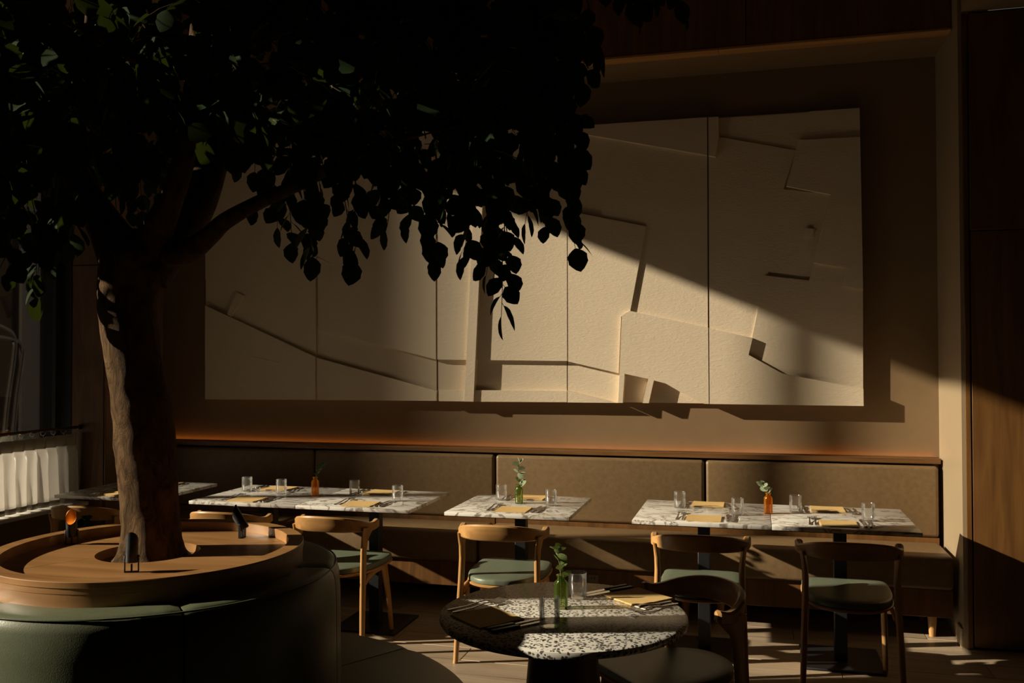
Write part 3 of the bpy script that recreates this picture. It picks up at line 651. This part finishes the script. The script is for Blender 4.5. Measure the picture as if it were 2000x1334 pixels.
# ------------------------------------------------------------------ round planter with seat
PC = Vector((-1.776, 2.396, 0)); RR, RB, RS = 0.453, 0.559, 1.0
pt = empty('tree_planter', PC); tag(pt, 'round oak planter top with raised rim around the tree', 'planter')
HC = Vector((-1.814, 2.436, 0))-PC
MB().lathe([(RR-.047, .998), (RR-.047, 1.028), (RR-.045, 1.030), (RR-.002, 1.030), (RR, 1.028), (RR, 1.014), (RR-.002, 1.013), (RR-.002, .998)], 96).build('rim', 'oak_planter', pt)
MB().lathe([(RR-.051, .9975), (RR-.003, .9975), (RR-.002, .958), (RR-.06, .958)], 96).build('side_band', 'oak_planter', pt)
def annulus(a0, a1, ro, hc, hr, z0, z1, n=40):
    vs = []; fs = []
    for k in range(n+1):
        a = a0+(a1-a0)*k/n
        po = Vector((ro*math.cos(a), ro*math.sin(a), 0)); pi_ = hc+Vector((hr*math.cos(a), hr*math.sin(a), 0))
        vs += [(po.x, po.y, z1), (pi_.x, pi_.y, z1), (po.x, po.y, z0), (pi_.x, pi_.y, z0)]
    for k in range(n):
        b_ = 4*k; fs += [(b_, b_+4, b_+5, b_+1), (b_+2, b_+3, b_+7, b_+6), (b_, b_+2, b_+6, b_+4), (b_+1, b_+5, b_+7, b_+3)]
    fs += [(0, 1, 3, 2), (4*n, 4*n+2, 4*n+3, 4*n+1)]
    return MB().add(vs, fs)
for a0, a1 in ((math.radians(-133), math.radians(46)), (math.radians(46.4), math.radians(226.6))):
    annulus(a0, a1, RR-.048, HC, .152, .972, 1.0).build('deck_board', 'oak_planter', pt)
MB().lathe([(.153, .9715), (.156, .968), (.156, .76), (0, .76)], 40, HC).build('liner', 'oak_planter', pt)
MB().lathe([(.155, .915), (.11, .922), (.06, .93), (0, .93)], 32, HC).build('soil', 'dark_soil', pt)
# circular seat: leather backrest segments and seat segments
cb = empty('round_bench', PC); tag(cb, 'green leather round bench encircling the tree planter', 'bench')
def arcpart(name, prof, a0, a1, mat, n=20, par=None):
    secs = []
    for k in range(n+1):
        a = a0+(a1-a0)*k/n; e = min(k, n-k)
        cc = Vector((math.cos(a), math.sin(a), 0)); secs.append([])
        cen = sum((Vector((r_, z, 0)) for r_, z in prof), Vector())/len(prof)
        sc = 1.0 if e > 0 else .965
        for r_, z in prof:
            r2, z2 = cen.x+(r_-cen.x)*sc, cen.y+(z-cen.y)*sc
            secs[-1].append(cc*r2+Vector((0, 0, z2)))
    return MB().sections(secs).build(name, mat, par)
bprof = [(RR-.005, .50), (RB+.006, .50), (RB+.010, .56), (RB+.008, .86), (RB+.004, .930), (RB-.003, .952), (RB-.014, .964), (RB-.03, .968), (RR+.02, .968), (RR-.005, .964)]
sprof = [(RB-.02, .37), (RS-.02, .37), (RS, .385), (RS, .475), (RS-.012, .495), (RS-.04, .505), (RB+.05, .505), (RB-.02, .503)]
# seam seen at (350,1183) on the back, seat seam at (800,1262)
sa = (onZ(350, 1186, .96)-CAM*0); aA = math.atan2(sa.y-PC.y, sa.x-PC.x)
sb = onZ(800, 1262, .505); aB = math.atan2(sb.y-PC.y, sb.x-PC.x)
for k in range(6):
    a0 = aA+k*math.pi/3; arcpart('back_cushion', bprof, a0+.006, a0+math.pi/3-.006, 'green_leather', 24, cb)
    a0 = aB+k*math.pi/3; arcpart('seat_cushion', sprof, a0+.004, a0+math.pi/3-.004, 'green_leather', 24, cb)
MB().lathe([(.30, .368), (RS-.07, .368), (RS-.07, .0), (.30, .0)], 72).build('base', 'walnut_leg', cb)
MB().lathe([(.30, .37), (RR-.02, .37), (RR-.02, .9575), (.30, .9575)], 72).build('inner_frame', 'walnut_leg', cb)
# piping along the backrest edge
MB().tube([Vector(((RB-.006)*math.cos(a), (RB-.006)*math.sin(a), .9615)) for a in [2*math.pi*k/120 for k in range(121)]], .0028, 6, False).build('piping', 'green_leather', cb)

# spot lamps standing on the deck
def spot(p, rz, tilt, lab, lit):
    r = empty('spot_lamp', (p[0], p[1], 1.0), rz); r.scale = (.77, .77, .77); tag(r, lab, 'lamp', 'small spot lamps aimed at the trunk')
    br = MB()
    for s in (-1, 1): br.rbox(s*.0235-.002, s*.0235+.002, -.006, .006, 0.0, .062, .001, 1)
    br.rbox(-.0255, .0255, -.006, .006, 0.0, .004, .001, 1).rbox(-.003, .003, -.004, .004, .003, .03, .001, 1)
    br.build('bracket', 'black_metal', r)
    R = Matrix.Translation((0, 0, .056)) @ Matrix.Rotation(-tilt, 4, 'X')
    n = 28; vs = []; fs = []
    prof = [(.019, -.022), (.0215, -.018), (.0215, .03)]
    for rr, zz in prof: vs += [R @ Vector((rr*math.cos(2*math.pi*i/n), rr*math.sin(2*math.pi*i/n), zz)) for i in range(n)]
    top = [R @ Vector((.0215*math.cos(2*math.pi*i/n), .0215*math.sin(2*math.pi*i/n), .062-.026*math.sin(2*math.pi*i/n))) for i in range(n)]
    inn = [R @ Vector((.0198*math.cos(2*math.pi*i/n), .0198*math.sin(2*math.pi*i/n), .062-.026*math.sin(2*math.pi*i/n))) for i in range(n)]
    vs += top
    fs = [(k*n+i, k*n+(i+1) % n, (k+1)*n+(i+1) % n, (k+1)*n+i) for k in range(3) for i in range(n)] + [tuple(reversed(range(n)))]
    MB().add(vs, fs, True).build('housing', 'black_metal', r)
    bot = [R @ Vector((.0198*math.cos(2*math.pi*i/n), .0198*math.sin(2*math.pi*i/n), .02)) for i in range(n)]
    MB().add(top+inn+bot, [(i, (i+1) % n, n+(i+1) % n, n+i) for i in range(n)]+[(n+i, n+(i+1) % n, 2*n+(i+1) % n, 2*n+i) for i in range(n)], True).build('reflector', 'copper_inside', r)
    MB().add([R @ Vector((.0195*math.cos(2*math.pi*i/n), .0195*math.sin(2*math.pi*i/n), .0205)) for i in range(n)], [tuple(range(n))]).build('lens', 'lamp_glow' if lit else 'clear_glass', r)
    for s in (-1, 1): MB().tube([(s*.022, 0, .054), (s*.0275, 0, .054)], .004, 10).build('bolt', 'steel', r)
    return r
def aim(p): v = Vector((HC.x+PC.x-p[0], HC.y+PC.y-p[1])); return math.atan2(v.y, v.x)-math.pi/2
LA, LB, LC = (-2.128, 2.473), (-1.689, 2.195), (-1.655, 2.708)
spot(LA, math.radians(205), math.radians(12), 'black spot lamp glowing orange on the window side of the planter', True)
spot(LB, aim(LB), math.radians(8), 'black spot lamp seen from behind, in front of the trunk', True)
spot(LC, math.radians(95), math.radians(33), 'tilted black spot lamp right of the trunk on the planter', True)

# ------------------------------------------------------------------ the tree
tree = empty('indoor_tree', (HC.x+PC.x, HC.y+PC.y, .92)); tag(tree, 'leafy indoor tree with leaning bare trunk rising from the round planter', 'tree')
T0 = tree.location.copy(); KS = 0.9023
def atT(x, y, w_): return atD(x, y, w_*KS)
def limb(name, pts, n=18, jit=.10, sub=5):
    P = [atT(x, y, w_)-T0 for x, y, w_, r in pts]; R_ = [Vector((r*w_*KS/F_PX, 0, 0)) for x, y, w_, r in pts]
    path = catmull(P, sub); rad = [v.x for v in catmull(R_, sub)]
    MB().tube(path, rad, n, True, True, jit, 9.0).build(name, 'bark', tree); return path, rad
W0 = 3.12
# trunk with root flare, straight to the fork
tp = [(300, 1118, W0, 86), (300, 1098, W0, 78), (299, 1080, W0, 64), (297, 1050, W0, 57), (295, 1000, W0, 55), (291, 930, W0, 55), (284, 860, W0, 57), (276, 790, W0, 57), (265, 720, W0, 55), (255, 650, W0, 53), (250, 590, W0, 54), (256, 540, W0, 60), (266, 500, W0, 64), (270, 470, W0, 50), (270, 450, W0, 30)]
P = [atT(x, y, w_)-T0 for x, y, w_, r in tp]; Rr = [Vector((r*w_*KS/F_PX, 0, 0)) for x, y, w_, r in tp]
path = catmull(P, 6); rad = [v.x for v in catmull(Rr, 6)]
vs = []; n = 40
for k, p in enumerate(path):
    for i in range(n):
        a = 2*math.pi*i/n; d = Vector((math.cos(a), math.sin(a), 0)); q = p+d*rad[k]; h = q.z
        fl_ = max(0, 1-h/.22)
        r_ = rad[k]*(1+.10*noise.noise(Vector((q.x*9, q.y*9, q.z*3)))+.04*noise.noise(q*26)+fl_*.16*math.sin(5*a+1.0)*fl_)
        vs.append(p+d*r_)
fs = [(k*n+i, k*n+(i+1) % n, (k+1)*n+(i+1) % n, (k+1)*n+i) for k in range(len(path)-1) for i in range(n)]+[tuple((len(path)-1)*n+i for i in range(n))]
MB().add(vs, fs, True).build('trunk', 'bark', tree)
limbs = [
 limb('branch', [(258, 540, W0, 52), (232, 490, W0, 44), (205, 440, W0+.03, 36), (175, 390, W0+.06, 30), (145, 335, W0+.1, 28), (100, 280, W0+.14, 26), (50, 225, W0+.18, 23), (0, 180, W0+.22, 20), (-80, 110, W0+.28, 14), (-170, 20, W0+.33, 8)]),
 limb('branch', [(280, 530, W0, 46), (300, 470, W0-.04, 34), (325, 410, W0-.1, 26), (345, 360, W0-.14, 23), (360, 305, W0-.18, 21), (372, 230, W0-.22, 20), (384, 130, W0-.26, 20), (395, 10, W0-.3, 18), (410, -140, W0-.33, 12), (430, -280, W0-.34, 6)]),
 limb('branch', [(285, 530, W0, 52), (330, 480, W0+.04, 44), (372, 420, W0+.08, 38), (405, 345, W0+.12, 33), (425, 270, W0+.16, 29), (440, 205, W0+.2, 25), (465, 110, W0+.25, 19), (500, 0, W0+.3, 15), (540, -130, W0+.35, 8)]),
 limb('branch', [(320, 500, W0-.02, 24), (372, 488, W0-.06, 22), (412, 458, W0-.1, 19), (440, 432, W0-.13, 17), (500, 398, W0-.18, 14.5), (580, 362, W0-.24, 12.5), (660, 322, W0-.3, 10.5), (735, 291, W0-.36, 8), (820, 262, W0-.42, 5), (900, 245, W0-.46, 3)], 14, .08)]
for b_ in ([(150, 335, W0+.1, 12), (155, 250, W0+.1, 10), (164, 160, W0+.08, 9), (172, 60, W0+.06, 8), (180, -60, W0+.04, 5)],
           [(425, 310, W0+.15, 15), (480, 296, W0+.12, 11), (550, 296, W0+.1, 8), (640, 300, W0+.06, 5), (720, 310, W0, 3)],
           [(445, 190, W0+.2, 18), (530, 150, W0+.1, 12), (640, 130, W0, 9), (780, 110, W0-.1, 7), (920, 100, W0-.15, 5), (1040, 110, W0-.2, 3)],
           [(378, 180, W0-.24, 14), (450, 110, W0-.4, 9), (560, 60, W0-.55, 7), (700, 30, W0-.7, 5)],
           [(372, 225, W0-.22, 12), (300, 150, W0-.4, 9), (220, 90, W0-.6, 7), (120, 40, W0-.75, 4)],
           [(480, 60, W0+.27, 14), (640, -40, W0+.4, 9), (850, -90, W0+.5, 6), (1050, -60, W0+.5, 3)],
           [(100, 280, W0+.14, 12), (20, 300, W0+.3, 8), (-80, 300, W0+.45, 5)],
           [(60, 230, W0+.18, 12), (40, 120, W0+.4, 8), (20, 0, W0+.6, 5)]):
    limb('branch', b_, 10, .06, 4)
# leaf blade: ovate, toothed, folded along the midrib
def leaf_mesh(v):
    rnd = random.Random(50+v)
    prof = [(0, .05), (.07, .36), (.18, .74), (.33, .97), (.48, 1.0), (.63, .93), (.78, .72), (.90, .40), (1.0, .02)]
    vs = []; fs = []; cv = rnd.uniform(.02, .16); fo = rnd.uniform(.05, .22); wd = rnd.uniform(.36, .45)
    for k, (t, w_) in enumerate(prof):
        tooth = 1.0+(.05 if k % 2 else -.04)
        z = -cv*t*t
        vs += [(-wd*w_*tooth, t-.02, z+fo*w_*.5), (0, t, z), (wd*w_*tooth, t-.02, z+fo*w_*.5)]
    for k in range(len(prof)-1):
        a = 3*k; fs += [(a, a+1, a+4, a+3), (a+1, a+2, a+5, a+4)]
    return vs, fs
LV = [leaf_mesh(i) for i in range(5)]
LME = []
for vs, fs in LV:
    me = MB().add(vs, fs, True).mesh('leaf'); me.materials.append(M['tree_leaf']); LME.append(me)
def inside(x, y, poly):
    c = False; j = len(poly)-1
    for i in range(len(poly)):
        (xi, yi), (xj, yj) = poly[i], poly[j]
        if (yi > y) != (yj > y) and x < (xj-xi)*(y-yi)/(yj-yi)+xi: c = not c
        j = i
    return c
CROWN = [(-420, -520), (700, -560), (1060, -420), (1140, -200), (1085, -20), (1040, 90), (1010, 180), (1040, 260), (1030, 310), (960, 320), (900, 330), (840, 300), (760, 300), (700, 250), (620, 250), (560, 260), (500, 230), (430, 180),
         (390, 150), (350, 160), (330, 250), (290, 300), (240, 290), (200, 230), (150, 230), (110, 300), (60, 350), (-60, 380), (-420, 330)]
rnd = random.Random(21)
twigs = MB(); leaves = []
def twig(p0, dirv, length, nl, size=1.0, prio=0, droop=.9):
    p = p0.copy(); d = dirv.normalized(); path = [p.copy()]; m = 6
    for k in range(m):
        d = (d+Vector((rnd.uniform(-.15, .15), rnd.uniform(-.15, .15), -droop*.28))).normalized(); p = p+d*(length/m); path.append(p.copy())
    twigs.tube(path, [.0022-.0012*k/m for k in range(m+1)], 3, False, True)
    for k in range(nl):
        t = (k+.6)/nl*m; i = min(m-1, int(t)); q = path[i].lerp(path[i+1], t-i); td = (path[i+1]-path[i]).normalized()
        side = td.cross(Vector((0, 0, 1)));
        if side.length < .1: side = Vector((rnd.uniform(-1, 1), rnd.uniform(-1, 1), 0))
        side.normalize(); side = (Matrix.Rotation(rnd.uniform(-1.2, 1.2), 3, td) @ side)*(1 if k % 2 else -1)
        if k == nl-1: ld = td
        else: ld = (td*.55+side*.75+Vector((0, 0, -rnd.uniform(.25, .85)))).normalized()
        s_ = size*rnd.uniform(.052, .078)
        pet = q+ld*.012; twigs.tube([q, pet], .0009, 3, False)
        rot = ld.to_track_quat('Y', 'Z').to_matrix().to_4x4() @ Matrix.Rotation(rnd.uniform(-1.3, 1.3), 4, 'Y')
        leaves.append((Matrix.Translation(pet) @ rot @ Matrix.Scale(s_, 4), rnd.randrange(5), prio, s_))
cnt = 0
cen = atT(420, 120, W0)-T0
while cnt < 1050:
    x, y = rnd.uniform(-420, 1140), rnd.uniform(-560, 400)
    if not inside(x, y, CROWN): continue
    if y < -120 and rnd.random() < .55: continue
    w_ = min(4.2, max(2.05, rnd.gauss(3.15, .5)))
    p = atT(x, y, w_)-T0
    if p.z+T0.z > 3.86: continue
    out = p-Vector((0, 0, p.z)); out = out.normalized()*.5 if out.length > .01 else Vector((.3, 0, 0))
    twig(p, out+Vector((rnd.uniform(-.6, .6), rnd.uniform(-.6, .6), rnd.uniform(-.3, .3))), rnd.uniform(.14, .27), rnd.randrange(5, 9)); cnt += 1
# hanging sprays that make the lower edge of the crown: tip (x, y), length in pixels, depth
for tx, ty, L, w_ in ((1103, 512, 190, 3.0), (1118, 460, 170, 3.05), (1080, 470, 170, 3.2), (984, 640, 260, 2.75), (1003, 575, 220, 2.8), (962, 560, 230, 2.85), (928, 525, 190, 2.95), (905, 500, 170, 3.2), (893, 425, 140, 3.1),
                      (840, 528, 190, 2.8), (852, 500, 180, 3.0), (822, 460, 160, 3.2), (757, 478, 150, 3.1), (704, 533, 190, 2.95), (690, 505, 160, 3.1), (735, 450, 150, 3.3), (598, 526, 170, 3.1), (615, 500, 170, 3.25), (575, 500, 150, 3.3), (548, 470, 130, 3.4), (515, 430, 110, 3.2),
                      (640, 440, 150, 3.2), (665, 400, 120, 3.0), (1128, 345, 120, 3.1), (1112, 300, 130, 2.9), (1165, 130, 130, 3.1), (1142, 180, 150, 3.0), (1108, 165, 140, 3.2), (1090, 240, 150, 3.3), (1195, 15, 120, 3.1), (1250, 52, 150, 3.05), (1312, 48, 160, 3.15), (1275, 20, 140, 3.2),
                      (52, 604, 200, 2.95), (72, 560, 190, 3.05), (38, 560, 190, 2.9), (92, 500, 150, 3.2), (128, 512, 150, 3.0), (158, 500, 140, 2.85), (20, 520, 180, 3.1), (8, 480, 180, 3.3), (110, 440, 150, 3.3), (60, 470, 160, 3.4),
                      (262, 455, 140, 3.5), (285, 440, 140, 3.6), (245, 400, 120, 3.6), (300, 400, 140, 3.5), (275, 370, 120, 3.7), (235, 360, 120, 3.8), (320, 350, 120, 3.7),
                      (455, 340, 90, 3.5), (480, 320, 80, 3.3), (530, 370, 90, 3.5), (565, 400, 110, 3.0), (970, 470, 150, 3.3), (1030, 460, 140, 3.1), (1050, 420, 130, 3.4), (930, 440, 150, 3.4), (870, 440, 140, 2.7)):
    a = atT(tx+rnd.uniform(-25, 15), ty-L, w_)-T0; b_ = atT(tx, ty-22, w_)-T0
    twig(a, (b_-a).normalized()*1.6+Vector((0, 0, .25)), (b_-a).length, max(4, int(L/19)), 1.0, 1, .5)
# the 300 leaves that show largest are parts of their own, the rest one mass
def score(l):
    p = l[0].translation+T0-CAM; w_ = p.dot(FW); x, y = 1000+F_PX*p.dot(RT)/w_, 667-F_PX*p.dot(UP)/w_
    if not (0 < x < 1340 and 0 < y < 660): return -1
    return l[3]/w_+(.012 if l[2] else 0)
order = sorted(range(len(leaves)), key=lambda i: -score(leaves[i]))
for i in order[:300]:
    Mx, v, pr_, s_ = leaves[i]; o = link(bpy.data.objects.new('leaf', LME[v]), tree); o.matrix_local = Mx
mass = MB()
for i in order[300:]:
    Mx, v, pr_, s_ = leaves[i]; vs, fs = LV[v]; mass.add([Mx @ Vector(q) for q in vs], fs, True)
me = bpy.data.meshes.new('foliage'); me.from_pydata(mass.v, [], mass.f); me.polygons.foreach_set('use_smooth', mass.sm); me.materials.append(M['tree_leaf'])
o = link(bpy.data.objects.new('foliage', me), tree); o['kind'] = 'stuff'
me = bpy.data.meshes.new('twigs'); me.from_pydata(twigs.v, [], twigs.f); me.materials.append(M['twig'])
o = link(bpy.data.objects.new('twigs', me), tree); o['kind'] = 'stuff'

# ------------------------------------------------------------------ cafe curtains on a rod
XRD, ZR = -4.625, 1.112
rod = empty('curtain_rod', (XRD, 5.455, ZR)); tag(rod, 'dark brass curtain rod fixed to the oak pilaster', 'curtain rod')
MB().tube([(0, 0, 0), (0, -5.6, 0)], .011, 14).build('rod', 'brass_dark', rod)
MB().tube([(0, 0, 0), (0, -.03, 0)], .017, 14).build('bracket', 'brass_dark', rod)
def curtain(y0, y1, lab, seed):
    rn = random.Random(seed); L = y1-y0; np_ = int(round(L/.098)); r = empty('cafe_curtain', (XRD, y1, ZR-.045)); tag(r, lab, 'curtain', 'white cafe curtains')
    n = np_*12; hgt = ZR-.045-.592
    ph = [rn.uniform(-.5, .5) for _ in range(np_+2)]
    def row(t, shrink):     # t 0 top .. 1 bottom
        out = []
        for i in range(n+1):
            u = i/n*np_; k = int(u); f = u-k
            amp = .017+.016*t
            pleat = abs(math.sin(math.pi*f))**.6 if t > .2 else (1-abs(2*f-1))
            x = amp*(2*pleat-1)+.006*math.sin(u*.9+ph[min(k, np_)]*2)*t
            y = -(i/n*L)+.015*t*math.sin(2*math.pi*f+ph[min(k, np_)]*3)
            out.append(Vector((x, y, -t*hgt)))
        return out
    rows = [row(t, 0) for t in (0, .08, .16)]
    def sheet(rows, name, mat):
        vs = [p for r_ in rows for p in r_]; m = n+1
        fs = [(k*m+i, k*m+i+1, (k+1)*m+i+1, (k+1)*m+i) for k in range(len(rows)-1) for i in range(n)]
        me = bpy.data.meshes.new(name); me.from_pydata(vs, [], fs); me.polygons.foreach_set('use_smooth', [True]*len(fs)); me.materials.append(M[mat])
        o = link(bpy.data.objects.new(name, me), r); md = o.modifiers.new('solid', 'SOLIDIFY'); md.thickness = .0012
    sheet(rows, 'heading_band', 'curtain_band')
    sheet([row(t, 0) for t in (.16, .2, .28, .4, .55, .7, .85, .91)], 'cloth', 'curtain_cloth')
    sheet([row(t, 0) for t in (.91, .95, .985)], 'hem_band', 'curtain_band')
    for k in range(np_):
        c = Vector((0.0, -(k+.5)/np_*L, .045-.010))
        MB().tube([c+Vector((.0195*math.cos(a), .004*math.sin(a), .0195*math.sin(a)-.004)) for a in [2*math.pi*q/16 for q in range(17)]], .0013, 6, False).build('ring', 'steel', r)
        MB().tube([c+Vector((0.0, 0, -.022)), c+Vector((.006, 0, -.034)), c+Vector((.012, 0, -.04))], .0016, 6).build('clip', 'steel', r)
curtain(4.40, 5.43, 'white pleated cafe curtain with ring clips beside the oak pilaster', 2)
curtain(3.35, 4.38, 'white cafe curtain next along the rod, outside the picture', 3)
curtain(2.30, 3.33, 'white cafe curtain third along the rod, outside the picture', 4)
